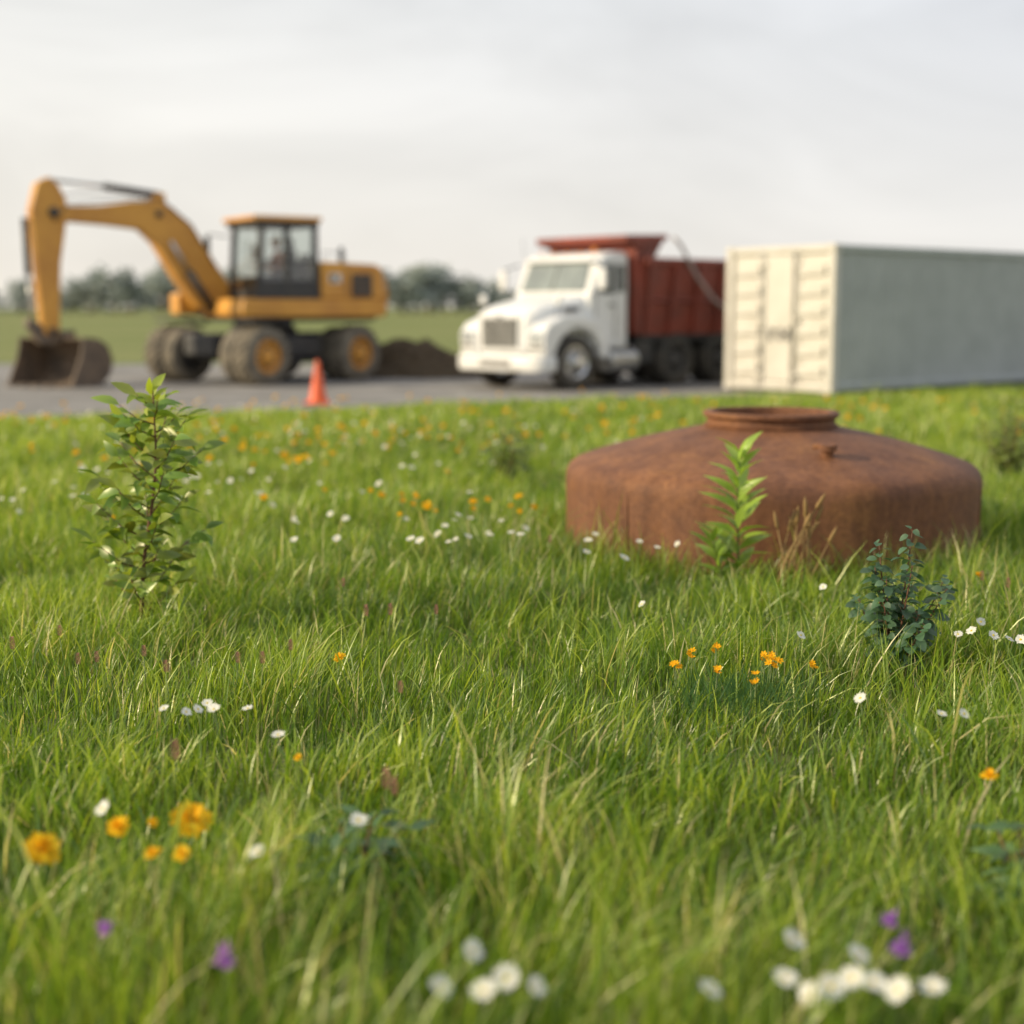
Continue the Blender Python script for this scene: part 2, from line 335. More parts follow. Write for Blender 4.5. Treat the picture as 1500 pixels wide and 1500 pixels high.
for i in range(700):
    x=g.gauss(.83,.14); y=g.gauss(4.97,.14); h=g.uniform(.10,.22); an=g.uniform(0,6.3); 
    a.leaf((x,y,h*.5),(math.cos(an)*.6,math.sin(an)*.6,1),(math.cos(an+1),math.sin(an+1),0),h*.6,.0028,1,(.06,.15,.05),.2,.1)
a.build('orange_wildflowers',[M_petal,M_leaf])
a=Acc()
for x,y in((-.821,2.735),(-.554,2.59),(.773,2.77),(.76,2.635)): flower(a,x,y,.25,.046,'clover')
a.build('purple_clover_flowers',[M_petal,M_leaf])
a=Acc()
for x,y,s in((-.915,3.73,.042),(-.323,3.49,.042),(-.30,3.47,.036),(-.49,5.6,.036),(-.575,5.48,.036),(-.843,4.68,.032),(-1.454,4.855,.03),(-1.478,4.72,.03),(-1.757,4.88,.034),(-.79,4.95,.03),(-1.66,5.1,.03),(-.36,4.45,.03),(-1.15,4.6,.03),(.2,7.4,.034),(-.75,6.2,.03),(2.2,6.2,.034),(2.15,6.4,.034),(-.3,5.5,.03),(-1.3,4.9,.03),(-.95,4.8,.03)): flower(a,x,y,.26+g.uniform(0,.05),s,'seed')
a.build('brown_seed_heads',[M_petal,M_leaf])

# dry stalks beside the tank
a=Acc()
for i in range(14):
    x=1.32+i*.018; y=7.25+g.uniform(-.06,.06); h=g.uniform(.28,.48); dx=g.uniform(-.08,.26)
    pts=[(x,y,0),(x+dx*.35,y,h*.5),(x+dx,y,h)]; a.tube(pts,[.004,.0035,.0025],5,0,(.44,.31,.14))
    d=Vector((dx*.65,0,h*.5)).normalized(); t=Vector(pts[2])
    a.tube([t,t+d*.02,t+d*.07,t+d*.10],[.002,.011,.009,.001],6,0,(.38,.25,.11))
a.build('dry_grass_stalks',[M_petal])

# ------------------------------------------------------------------ plants
def sapling(name,loc,H,nb,Lb,leafL,leafW,col,shape='ov',seed=1,z0=.16,leaves=7,stemr=.009,lean=(0,0)):
    rd=random.Random(seed); random.seed(seed); a=Acc()
    n=9; pts=[]; 
    for i in range(n+1):
        t=i/n; pts.append(Vector((lean[0]*t+.018*math.sin(t*7+seed),lean[1]*t+.015*math.sin(t*5+2*seed),H*t)))
    a.tube(pts,[stemr*(1-.8*i/n)+.0012 for i in range(n+1)],7,1,(.13,.06,.03))
    def at(t):
        f=t*n; i=min(int(f),n-1); return pts[i].lerp(pts[i+1],f-i)
    for b in range(nb):
        t=z0+(1-z0)*(b+.5*rd.random())/nb*.95
        p=at(t); az=b*2.4+rd.uniform(-.5,.5)
        env=(.75+.25*math.sin(math.pi*min(1,t*1.3))) if t<.62 else max(.25,1-(t-.62)*1.9)
        L=Lb*env*rd.uniform(.75,1.2)
        d=Vector((math.cos(az),math.sin(az),rd.uniform(.45,1.0))).normalized()
        bp=[p,p+d*L*.5+Vector((0,0,-.01)),p+d*L+Vector((0,0,.10*L))]
        a.tube(bp,[stemr*.42,stemr*.3,.0014],5,1,(.14,.09,.035))
        nl=max(6,int(leaves*L/Lb+2))
        for k in range(nl):
            s=.12+.88*k/(nl-1); q=bp[0].lerp(bp[1],s*2) if s<.5 else bp[1].lerp(bp[2],s*2-1)
            sgn=1 if k%2 else -1; side=d.cross(Vector((0,0,1))).normalized()
            ld=(d*rd.uniform(.4,.9)+side*sgn*rd.uniform(.4,1.1)+Vector((0,0,rd.uniform(-.5,.4)))) if k<nl-1 else d
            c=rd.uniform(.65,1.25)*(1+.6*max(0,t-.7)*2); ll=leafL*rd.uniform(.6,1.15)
            a.leaf(q,ld,Vector((rd.uniform(-1.1,1.1),rd.uniform(-1.5,.7),.8)),ll,leafW*ll/leafL*rd.uniform(.85,1.15),0,(col[0]*c*rd.uniform(.8,1.35),col[1]*c,col[2]*c),rd.uniform(.1,.6),rd.uniform(.15,.5),shape)
    for k in range(9):
        t=.88+.12*k/8; az=k*2.4; e=.6+1.0*k/7
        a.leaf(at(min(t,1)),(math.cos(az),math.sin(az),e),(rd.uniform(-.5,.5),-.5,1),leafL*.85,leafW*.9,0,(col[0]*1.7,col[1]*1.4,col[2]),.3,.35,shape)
    return a.build(name,[M_leaf,M_stem],loc=loc)
sapling('tree_sapling',(-1.70,6.4,0),1.13,34,.285,.118,.052,(.20,.30,.042),'ov',3,.09,9,.010,(.10,0))
def herb(name,loc,H,n,L,W,col,seed,lean=(.02,0)):
    rd=random.Random(seed); random.seed(seed); a=Acc(); pts=[Vector((lean[0]*t+.01*math.sin(6*t),lean[1]*t,H*t)) for t in(0,.25,.5,.75,1)]
    a.tube(pts,[.006,.0055,.0045,.0035,.002],7,1,(.13,.19,.04))
    for k in range(n):
        t=.14+.86*k/n; f=t*4;i=min(3,int(f)); p=pts[i].lerp(pts[i+1],f-i); az=k*2.4+rd.uniform(-.3,.3)
        e=.45+1.0*t; s=1-.45*abs(t-.5)*1.3
        c=rd.uniform(.8,1.2)*(1+.5*t)
        a.leaf(p,(math.cos(az),math.sin(az)*.8,e),(rd.uniform(-.7,.7),rd.uniform(-1.2,.2),1),L*s*rd.uniform(.85,1.1),W*s,0,(col[0]*c,col[1]*c,col[2]*c),rd.uniform(.2,.55),.35,'lan')
    return a.build(name,[M_leaf,M_leaf],loc=loc)
herb('willowherb_plant',(1.17,7.35,0),.77,40,.22,.064,(.22,.32,.045),5)
herb('willowherb_plant',(1.11,7.32,0),.34,18,.18,.05,(.18,.28,.04),6,(-.06,0))
def bush(name,loc,H,stems,spread,leafL,leafW,col,seed,shape='rd',dens=16):
    rd=random.Random(seed); random.seed(seed); a=Acc()
    for s in range(stems):
        az=s*2.4+rd.uniform(-.4,.4); sp=spread*rd.uniform(.3,1); h=H*rd.uniform(.5,.88)*(1-.15*sp/spread)
        if s==0: sp=spread*.25; az=0; h=H
        if s==1: sp=spread*.3; h=H*.9
        p=[Vector((0,0,0)),Vector((math.cos(az)*sp*.5,math.sin(az)*sp*.5,h*.45)),Vector((math.cos(az)*sp*.9,math.sin(az)*sp*.9,h*.8)),Vector((math.cos(az)*sp*1.1,math.sin(az)*sp*1.1,h))]
        a.tube(p,[.005,.004,.003,.0015],6,1,(.1,.1,.05))
        for k in range(dens):
            t=.12+.88*k/(dens-1); f=t*3;i=min(2,int(f)); q=p[i].lerp(p[i+1],f-i)
            for sg in(0,1):
                an=k*1.57+sg*math.pi+rd.uniform(-.4,.4); l=leafL*(1.2-.55*t)*rd.uniform(.7,1.15); c=rd.uniform(.7,1.3)
                st=q+Vector((math.cos(an),math.sin(an),.4))*l*.35
                a.tube([q,st],[.001,.001],3,1,(.1,.12,.04),cap=False)
                a.leaf(st,(math.cos(an),math.sin(an),rd.uniform(-.3,.5)),(rd.uniform(-.9,.9),rd.uniform(-1.2,.5),1),l,leafW*l/leafL,0,tuple(x*c for x in col),rd.uniform(.1,.6),rd.uniform(.1,.4),shape)
    return a.build(name,[M_leaf,M_stem],loc=loc)
bush('leafy_bush',(1.55,5.65,0),.61,14,.22,.064,.048,(.075,.155,.082),9,'rd',14)
bush('weed_clump',(-.03,11.8,0),.66,12,.20,.09,.04,(.16,.22,.05),12,'lan',10)
bush('weed_clump',(4.28,12.2,0),.80,13,.24,.10,.045,(.17,.22,.06),13,'lan',11)
bush('broadleaf_weed',(-.40,3.45,0),.22,9,.16,.12,.042,(.085,.18,.08),14,'lan',5)
bush('broadleaf_weed',(1.30,3.35,0),.25,9,.15,.10,.038,(.09,.18,.06),15,'lan',5)

# ------------------------------------------------------------------ rusty tank
def rust_mat():
    m,nt,b=new_mat('rusted_steel'); b.inputs['Roughness'].default_value=.7; b.inputs['Specular IOR Level'].default_value=.3
    tc=nt.nodes.new('ShaderNodeTexCoord')
    def nz(s,d=8,vs=None,r=.65):
        n=nt.nodes.new('ShaderNodeTexNoise'); n.inputs['Scale'].default_value=s; n.inputs['Detail'].default_value=d; n.inputs['Roughness'].default_value=r
        if vs:
            mp=nt.nodes.new('ShaderNodeMapping'); mp.inputs['Scale'].default_value=vs; nt.links.new(tc.outputs['Object'],mp.inputs[0]); nt.links.new(mp.outputs[0],n.inputs['Vector'])
        else: nt.links.new(tc.outputs['Object'],n.inputs['Vector'])
        return n
    n1=nz(2.2,8,None,.7); n2=nz(30); n3=nz(6,6,(1,1,.10))
    r=nt.nodes.new('ShaderNodeValToRGB'); cr=r.color_ramp; cr.elements[0].position=.30; cr.elements[0].color=(.115,.054,.036,1); cr.elements[1].position=.72; cr.elements[1].color=(.27,.125,.048,1)
    e=cr.elements.new(.46); e.color=(.175,.079,.044,1); e=cr.elements.new(.58); e.color=(.21,.093,.044,1)
    nt.links.new(n1.outputs['Fac'],r.inputs[0])
    r2=nt.nodes.new('ShaderNodeValToRGB'); r2.color_ramp.elements[0].position=.3; r2.color_ramp.elements[0].color=(.72,.70,.70,1); r2.color_ramp.elements[1].position=.6; r2.color_ramp.elements[1].color=(1.10,1.08,1.0,1)
    nt.links.new(n2.outputs['Fac'],r2.inputs[0])
    r3=nt.nodes.new('ShaderNodeValToRGB'); r3.color_ramp.elements[0].position=.35; r3.color_ramp.elements[0].color=(.72,.68,.66,1); r3.color_ramp.elements[1].position=.58; r3.color_ramp.elements[1].color=(1.04,1.04,1.04,1)
    nt.links.new(n3.outputs['Fac'],r3.inputs[0])
    m1=nt.nodes.new('ShaderNodeMix'); m1.data_type='RGBA'; m1.blend_type='MULTIPLY'; m1.inputs[0].default_value=1
    m2=nt.nodes.new('ShaderNodeMix'); m2.data_type='RGBA'; m2.blend_type='MULTIPLY'; m2.inputs[0].default_value=1
    nt.links.new(r.outputs[0],m1.inputs[6]); nt.links.new(r2.outputs[0],m1.inputs[7]); nt.links.new(m1.outputs[2],m2.inputs[6]); nt.links.new(r3.outputs[0],m2.inputs[7])
    nt.links.new(m2.outputs[2],b.inputs['Base Color'])
    bp=nt.nodes.new('ShaderNodeBump'); bp.inputs['Strength'].default_value=.55; bp.inputs['Distance'].default_value=.008; nt.links.new(n2.outputs['Fac'],bp.inputs['Height'])
    bp2=nt.nodes.new('ShaderNodeBump'); bp2.inputs['Strength'].default_value=.35; bp2.inputs['Distance'].default_value=.03; nt.links.new(n1.outputs['Fac'],bp2.inputs['Height']); nt.links.new(bp.outputs[0],bp2.inputs['Normal']); nt.links.new(bp2.outputs[0],b.inputs['Normal'])
    return m
M_rust=rust_mat()
T=empty('rusty_storage_tank',(TC.x,TC.y,0))
prof=[(1.285,-.05),(1.28,.0),(1.275,.25),(1.28,.44),(1.274,.485),(1.255,.522),(1.22,.55),(1.11,.59),(.95,.638),(.8,.68),(.62,.722),(.5,.746),(.43,.76),(.405,.766)]
lathe('shell',T,prof,M_rust,seg=128)
lathe('neck',T,[(.402,.74),(.395,.775),(.395,.815),(.41,.822),(.42,.83),(.42,.85),(.41,.858),(.37,.858),(.362,.85),(.362,.60)],M_rust,seg=96)
lathe('weld_bead',T,[(.395,.764),(.415,.768),(.418,.775),(.395,.782)],M_rust,seg=96)
lathe('inner_wall',T,[(.362,.62),(.9,.58),(1.24,.42),(1.24,0)],M_rust,seg=64)
for k,an in enumerate((-2.42,-.45,1.4)):
    a=Acc(); a.tube([(1.277*math.cos(an+random.uniform(-.001,.001)),1.277*math.sin(an),z) for z in np.linspace(0,.45,16)],[random.uniform(.005,.010) for _ in range(16)],6); a.build('seam_%d'%k,[M_rust],parent=T)
v0=Vector((.17,-.85,.645)); lathe('fitting',T,[(0,.095),(.052,.095),(.056,.062),(.038,.05),(.038,.015),(.075,.012),(.078,-.02)],M_rust,loc=v0,seg=16,rot=(R(14),0,0))
rod('valve_handle',T,v0+Vector((-.08,0,.07)),v0+Vector((.045,-.01,.075)),.016,M_rust)

# ------------------------------------------------------------------ shipping container
M_cont=pmat('container_paint',(.41,.43,.42),(.35,.37,.36),rough=.6,scale=1.5)
M_contd=pmat('container_door_paint',(.60,.57,.51),(.52,.49,.43),rough=.6,scale=1.5)
M_dark=pmat('dark_metal',(.035,.035,.037),(.06,.055,.05),rough=.6)
M_mid=pmat('handle_metal',(.20,.19,.18),(.16,.15,.14),rough=.5)
M_steel=pmat('steel',(.55,.55,.54),(.42,.42,.42),rough=.3,metal=.8)
C=empty('shipping_container',(5.44,24.3,0),math.atan2(.636,.772)); CL,CW,CH=12.19,2.44,2.56
def corr(name,length,x0,axis,y,zb,zt,depth,mat,pitch=.28,outward=-1):
    a=Acc(); pts=[]; x=x0
    while x<x0+length-.01:
        for dx,d in((0,0),(pitch*.25,0),(pitch*.5,1),(pitch*.75,1)): 
            xx=min(x+dx,x0+length); pts.append((xx,d*depth))
        x+=pitch
    pts.append((x0+length,0)); vs=[]
    for xx,d in pts:
        yy=y-outward*d
        for z in(zb,zt): vs.append((xx,yy,z) if axis=='x' else (yy,xx,z))
    fs=[(2*i,2*i+2,2*i+3,2*i+1) for i in range(len(pts)-1)]; a.add(vs,fs)
    o=a.build(name,[mat],smooth=False,parent=C); return o
corr('side_wall_near',CL-.3,.15,'x',.02,.19,CH-.13,.045,M_cont)
corr('side_wall_far',CL-.3,.15,'x',CW-.02,.19,CH-.13,.045,M_cont,outward=1)
corr('back_wall',CW-.3,.15,'y',CL-.02,.19,CH-.13,.045,M_cont,outward=1)
for i,(x,y) in enumerate(((0,0),(CL-.16,0),(0,CW-.16),(CL-.16,CW-.16))):
    box('corner_post_%d'%i,C,x,x+.16,y,y+.16,.14,CH-.12,M_contd if x==0 else M_cont)
    box('corner_cast_%d'%i,C,x-.006,x+.17,y-.006,y+.17,.02,.15,M_contd if x==0 else M_cont); box('corner_cast_top_%d'%i,C,x-.006,x+.17,y-.006,y+.17,CH-.125,CH,M_contd if x==0 else M_cont)
for i,y in enumerate((.003,CW-.083)):
    box('top_rail_%d'%i,C,.17,CL-.17,y,y+.08,CH-.13,CH-.01,M_cont); box('bottom_rail_%d'%i,C,.17,CL-.17,y,y+.08,.06,.20,M_cont)
box('roof',C,.05,CL-.05,.06,CW-.06,CH-.05,CH-.015,M_cont); box('floor',C,.05,CL-.05,.06,CW-.06,.10,.18,M_dark)
box('door_header',C,.003,.10,.17,CW-.17,CH-.14,CH-.012,M_contd); box('door_sill',C,.003,.10,.17,CW-.17,.05,.19,M_contd)
for nm,y0,y1,flat in(('right',.17,.86,False),('centre',.88,1.56,True),('left',1.58,CW-.17,False)):
    box('door_%s'%nm,C,.06 if not flat else .02,.09,y0,y1,.20,CH-.15,M_contd,bevel=.01)
    if not flat:
        for k in range(6): 
            z=.32+k*.345; box('door_rib_%s_%d'%(nm,k),C,.006,.057,y0+.05,y1-.05,z,z+.17,M_contd,bevel=.01)
for i,y in enumerate((.89,1.55,.80,1.64)):
    rod('lock_bar_%d'%i,C,(-.01,y,.1),(-.01,y,CH-.08),.014,M_contd)
    for k,z in enumerate((.3,1.25,2.2)): box('lock_bracket_%d_%d'%(i,k),C,-.03,.02,y-.04,y+.04,z,z+.05,M_contd,bevel=0)
for i,y in enumerate((.98,1.16,1.38)): box('handle_%d'%i,C,-.02,.015,y-.03,y+.03,.92,1.14,M_mid,bevel=0)
box('handle_bar_0',C,-.019,.014,.98,1.16,1.01,1.05,M_mid,bevel=0)
box('handle_bar_1',C,-.019,.014,1.28,1.38,1.08,1.12,M_mid,bevel=0)

# ------------------------------------------------------------------ wheels
M_tyre=pmat('tyre_rubber',(.035,.034,.032),(.10,.085,.065),rough=.9,scale=3,lo=.35,hi=.75)
M_tyre_d=pmat('dusty_tyre',(.21,.18,.135),(.09,.08,.065),rough=.95,scale=4)
M_chrome=pmat('polished_wheel',(.7,.7,.7),(.6,.6,.6),rough=.25,metal=.9)
M_rim_shade=pmat('shaded_rim',(.10,.095,.09),(.06,.055,.05),rough=.7)  # rear rims: shade under the truck painted in as a dark colour
def wheel(name,p,loc,rad,wid,rim,mt,mr,lug=False,deep=.06,out=1):
    W=empty(name,loc,0,p); h=wid/2; r=rad
    lathe('tyre',W,[(rim,-h*.8),(rim+.03,-h),(r*.86,-h),(r*.97,-h*.85),(r,-h*.6),(r,-h*.1),(r*.98,-h*.06),(r*.98,h*.06),(r,h*.1),(r,h*.6),(r*.97,h*.85),(r*.86,h),(rim+.03,h),(rim,h*.8),(rim,0)],mt,axis='Y',seg=40)
    lathe('rim',W,[(rim+.002,-h*.82),(rim*.92,-h*.84),(rim*.86,-h*.6),(rim*.84,0),(rim*.86,h*.6),(rim*.92,h*.84),(rim+.002,h*.82)],mr,axis='Y',seg=32)
    y=out*(h-deep-.05)
    lathe('disc',W,[(rim*.9,y+out*.03),(rim*.72,y),(rim*.42,y+out*.035),(rim*.38,y+out*.09),(rim*.2,y+out*.11),(0,y+out*.11)],mr,axis='Y',seg=24)
    a=Acc()
    for k in range(10):
        t=k*math.pi/5; a.box((rim*.58*math.cos(t),y+out*.03,rim*.58*math.sin(t)),(.05,.04,.05))
    a.build('nuts',[M_dark],smooth=False,parent=W)
    if lug:
        a=Acc()
        for k in range(22):
            for sd_ in(-1,1):
                t=2*math.pi*(k+.5*(sd_>0))/22; rot=Matrix.Rotation(-t,3,'Y')@Matrix.Rotation(sd_*.5,3,'X')
                a.box((r*math.cos(t),sd_*h*.45,r*math.sin(t)),(.05,h*.85,.06),rot=rot)
        a.build('tread_lugs',[mt],smooth=False,parent=W)
    return W

# ------------------------------------------------------------------ dump truck  (local +x forward, +y = truck's left)
M_white=pmat('white_truck_paint',(.76,.76,.76),(.66,.655,.64),rough=.38,scale=1.2,coat=.25)
M_red=pmat('red_dump_body',(.27,.055,.032),(.17,.045,.03),rough=.6,scale=2)
M_glass=pmat('dark_window_glass',(.10,.11,.11),(.07,.08,.08),rough=.08,spec=.8)
M_glassl=pmat('windshield_glass',(.24,.27,.26),(.17,.19,.19),rough=.1,spec=.8)
M_grille=pmat('grille_insert',(.16,.16,.155),(.10,.10,.10),rough=.45,metal=.3)
M_gbar=pmat('grille_bars',(.38,.38,.37),(.28,.28,.27),rough=.4,metal=.6)
M_amber=pmat('amber_lens',(.8,.25,.03),rough=.3)
M_lamp=pmat('headlamp_lens',(.55,.57,.58),(.42,.44,.45),rough=.12,metal=.3)
D=empty('dump_truck',(-.27,26.1,0),math.atan2(-.67,-.74))
loft('hood',D,[(-.10,rrect(.62,.70,1.30,.12)),(-.16,rrect(.72,.66,1.42,.16)),(-.45,rrect(.80,.66,1.53,.2)),(-.9,rrect(.86,.70,1.62,.22)),(-1.38,rrect(.95,.70,1.74,.2))],M_white)
box('grille_frame',D,-.07,-.13,-.56,.56,.72,1.36,M_white,bevel=.06)
box('grille',D,-.045,-.09,-.48,.48,.77,1.30,M_grille,bevel=.03)
for k in range(9): box('grille_bar_%d'%k,D,-.02,-.06,-.46,.46,.80+k*.055,.818+k*.055,M_gbar,bevel=0)
box('grille_emblem',D,-.012,-.045,-.07,.07,1.31,1.36,M_steel,bevel=.01)
loft('bumper',D,[(.06,rrect(.85,.36,.62,.08)),(.02,rrect(1.08,.34,.64,.08)),(-.12,rrect(1.2,.33,.65,.08)),(-.34,rrect(1.21,.34,.64,.08))],M_white)
box('bumper_opening',D,.045,.075,-.42,.42,.44,.55,M_mid,bevel=.02)
for s in(-1,1):
    box('fog_lamp',D,.0,.045,s*.72-.12,s*.72+.12,.44,.54,M_lamp,bevel=.02)
    outer=[(-.10,.66),(-.08,1.02),(-.22,1.20),(-.55,1.33),(-1.0,1.36),(-1.4,1.30),(-1.72,1.0),(-1.74,.56)]
    arch=[(-.95+.60*math.cos(t),.52+.60*math.sin(t)) for t in np.linspace(R(175),R(12),12)]
    extr('fender',D,outer+[(-1.6,.56)]+arch[0:]+[(-.3,.62)],s*.70,s*1.17,M_white,bevel=.05)
    box('headlamp',D,-.055,-.16,s*.93-.17,s*.93+.17,.84,1.06,M_lamp,bevel=.04)
    box('turn_lamp',D,-.05,-.14,s*.93-.16,s*.93+.16,.755,.81,M_mid,bevel=.01)
    wheel('front_wheel',D,(-.92,s*1.0,.5),.5,.30,.30,M_tyre,M_chrome,deep=-.03,out=s)
    pipe('mirror_arm',D,[(-1.45,s*1.04,1.72),(-1.35,s*1.32,1.85),(-1.35,s*1.34,2.2),(-1.5,s*1.04,2.3)],.016,M_dark)
    box('mirror',D,-1.31,-1.41,s*1.34-.09,s*1.34+.09,1.82,2.20,M_white,bevel=.03)
    box('hood_mirror',D,-.52,-.60,s*1.02-.07,s*1.02+.07,1.55,1.72,M_white,bevel=.03); rod('hood_mirror_arm',D,(-.56,s*.95,1.33),(-.56,s*1.02,1.57),.012,M_dark)
for s in(-1,1): box('hood_vent',D,-.82,-1.18,s*.875,s*.93,1.42,1.50,M_dark,bevel=.01)
cabside=[(-1.36,.74),(-1.36,1.70),(-1.62,2.34),(-1.74,2.46),(-2.0,2.52),(-2.34,2.52),(-2.38,2.46),(-2.38,.74)]
extr('cab_shell',D,cabside,-1.02,1.02,M_white,bevel=.06)
M4=Acc(); M4.add([(-1.385,-.86,1.79),(-1.385,.86,1.79),(-1.595,.80,2.30),(-1.595,-.80,2.30)],[(0,1,2,3)])
o=M4.build('windshield',[M_glassl],smooth=False,parent=D,loc=(.02,0,.012))
so_=o.modifiers.new('s','SOLIDIFY'); so_.thickness=.02
rod('windshield_pillar',D,(-1.365,0,1.80),(-1.575,0,2.31),.016,M_dark)
for s in(-1,1):
    extr('side_window',D,[(-1.62,1.74),(-1.74,2.28),(-1.98,2.30),(-1.98,1.74)],s*1.012,s*1.03,M_glass,bevel=0)
    extr('rear_side_window',D,[(-2.06,1.78),(-2.06,2.28),(-2.27,2.28),(-2.27,1.78)],s*1.012,s*1.03,M_glass,bevel=0)
    extr('door_gap',D,[(-1.50,.92),(-1.50,1.69),(-1.515,1.69),(-1.515,.92)],s*1.01,s*1.026,M_dark,bevel=0)
    extr('door_gap_rear',D,[(-2.015,.92),(-2.015,2.34),(-2.03,2.34),(-2.03,.92)],s*1.01,s*1.026,M_dark,bevel=0)
    box('door_handle',D,-1.86,-1.98,s*1.02,s*1.05,1.52,1.56,M_dark,bevel=.005)
    a=Acc(); a.tube([(-1.72,s*1.06,.52),(-1.75,s*1.06,.52),(-2.42,s*1.06,.52),(-2.45,s*1.06,.52)],[.19,.22,.22,.19],20); o=a.build('fuel_tank',[M_steel],parent=D); o.data.set_sharp_from_angle(angle=R(40))
    box('step_lower',D,-1.76,-2.3,s*1.05,s*1.22,.74,.77,M_steel,bevel=.01)
box('sun_visor',D,-1.50,-1.72,-.92,.92,2.33,2.38,M_white,bevel=.015)
for k in range(5): box('marker_light_%d'%k,D,-1.74,-1.80,-.7+k*.35-.03,-.7+k*.35+.03,2.49,2.53,M_amber,bevel=.01)
rod('beacon',D,(-2.1,.4,2.5),(-2.1,.4,2.62),.05,M_amber)
rod('exhaust_stack',D,(-2.47,-.95,.8),(-2.47,-.95,2.7),.06,M_chrome)
rod('antenna',D,(-1.6,-.98,2.3),(-1.55,-1.0,2.8),.005,M_dark)
for s in(-1,1): box('frame_rail',D,-.2,-6.3,s*.42-.05,s*.42+.05,.60,.84,M_dark)
box('engine_block',D,-.4,-1.4,-.38,.38,.45,.9,M_dark); rod('front_axle',D,(-.92,-1,.48),(-.92,1,.48),.06,M_dark)
for ax in(-3.66,-4.98):
    rod('rear_axle',D,(ax,-1,.5),(ax,1,.5),.09,M_dark)
    for s in(-1,1):
        wheel('rear_wheel',D,(ax,s*1.02,.5),.5,.27,.30,M_tyre,M_rim_shade,deep=.10,out=s); wheel('rear_inner_wheel',D,(ax,s*.72,.5),.5,.27,.30,M_tyre,M_dark,out=-s)
for s in(-1,1):
    box('side_box',D,-2.55,-3.0,s*.6,s*1.1,.45,.85,M_dark); box('mud_flap',D,-5.62,-5.64,s*.65,s*1.2,.2,.85,M_dark,bevel=0)
    box('underbody_skirt',D,-2.65,-6.3,s*.9,s*1.04,.86,.98,M_dark)
def taper_body():
    x0,x1=-2.62,-6.35; zb,zt=.98,2.36
    o=[(x0,-1.05,zb),(x0,1.05,zb),(x1,1.05,zb),(x1,-1.05,zb),(x0+.0,-1.22,zt),(x0,1.22,zt),(x1-.15,1.22,zt),(x1-.15,-1.22,zt)]
    i=[(x0-.07,-1.15,zt),(x0-.07,1.15,zt),(x1-.08,1.15,zt),(x1-.08,-1.15,zt),(x0-.07,-1.0,zb+.1),(x0-.07,1.0,zb+.1),(x1,1.0,zb+.1),(x1,-1.0,zb+.1)]
    f=[(0,3,2,1),(0,1,5,4),(1,2,6,5),(2,3,7,6),(3,0,4,7)]+[(4,5,9,8),(5,6,10,9),(6,7,11,10),(7,4,8,11),(8,9,13,12),(9,10,14,13),(10,11,15,14),(11,8,12,15),(12,13,14,15)]
    a=Acc(); a.add(o+i,f); a.build('dump_box',[M_red],smooth=False,parent=D)
taper_body()
for s in(-1,1):
    box('top_rail',D,-2.60,-6.5,s*1.20,s*1.30,2.30,2.42,M_red)
    for k in range(6):
        x=-2.72-k*.70
        a=Acc(); a.add([(x,s*1.055,.98),(x-.12,s*1.055,.98),(x-.12,s*1.225,2.31),(x,s*1.225,2.31),(x,s*1.14,.98),(x-.12,s*1.14,.98),(x-.12,s*1.30,2.31),(x,s*1.30,2.31)],[(0,1,2,3),(4,7,6,5),(0,3,7,4),(1,5,6,2),(0,4,5,1)]); a.build('side_rib_%d'%k,[M_red],smooth=False,parent=D)
    a=Acc(); a.add([(-2.60,s*1.10,1.58),(-6.4,s*1.10,1.58),(-6.4,s*1.175,1.66),(-2.6,s*1.175,1.66),(-2.6,s*1.20,1.62),(-6.4,s*1.20,1.62)],[(0,1,5,4),(4,5,2,3)]); a.build('side_mid_rail',[M_red],smooth=False,parent=D)
extr('headboard',D,[(-2.52,1.0),(-2.62,1.0),(-2.62,2.7),(-2.40,2.7)],-1.15,1.15,M_red,bevel=.01)
extr('cab_guard',D,[(-2.12,2.70),(-2.10,2.82),(-3.25,2.86),(-3.25,2.76),(-2.5,2.62)],-1.22,1.22,M_red,bevel=.02)
for s in(-1,1): extr('guard_gusset',D,[(-2.64,2.36),(-2.64,2.75),(-3.2,2.77),(-2.9,2.36)],s*1.10,s*1.16,M_red,bevel=0)
M_hose=pmat('tarp_arm',(.46,.38,.34),(.36,.30,.28),rough=.5)
pipe('tarp_arm',D,[(-3.25,1.36,2.80),(-3.45,1.37,2.65),(-3.9,1.38,2.1),(-4.4,1.38,1.66),(-4.9,1.37,1.42),(-5.4,1.36,1.30)],.034,M_hose)
box('hoist',D,-2.7,-3.4,-.2,.2,.8,1.0,M_dark)

# ------------------------------------------------------------------ wheeled excavator
M_yel=pmat('excavator_yellow_paint',(.66,.32,.05),(.52,.23,.04),rough=.48,scale=1.5,coat=.1)
M_bkt=pmat('worn_bucket_steel',(.20,.145,.10),(.10,.078,.06),rough=.7,scale=3)
M_mark=pmat('decal_white',(.7,.7,.68),rough=.5)
X=empty('wheeled_excavator',(-5.08,29.3,0),math.atan2(-.56,-.83))
U=empty('undercarriage',(0,0,0),math.atan2(-.78,-.62)-math.atan2(-.56,-.83),X)
box('chassis_frame',U,-1.7,1.7,-.45,.45,.55,.98,M_dark,bevel=.05); box('chassis_wing',U,-.9,.9,-.75,.75,.62,.95,M_dark,bevel=.05)
lathe('slew_ring',U,[(0,.9),(.68,.9),(.68,1.08),(.60,1.12),(.60,1.27),(0,1.27)],M_dark,seg=40)
for x in(-1.25,1.25):
    rod('axle',U,(x,-1.2,.56),(x,1.2,.56),.11,M_dark)
    for s in(-1,1): 
        wheel('wheel',U,(x,s*1.33,.56),.56,.50,.33,M_tyre_d,M_yel,lug=True,out=s)
        wheel('inner_wheel',U,(x,s*.86,.56),.54,.34,.33,M_tyre_d,M_dark,out=-s)
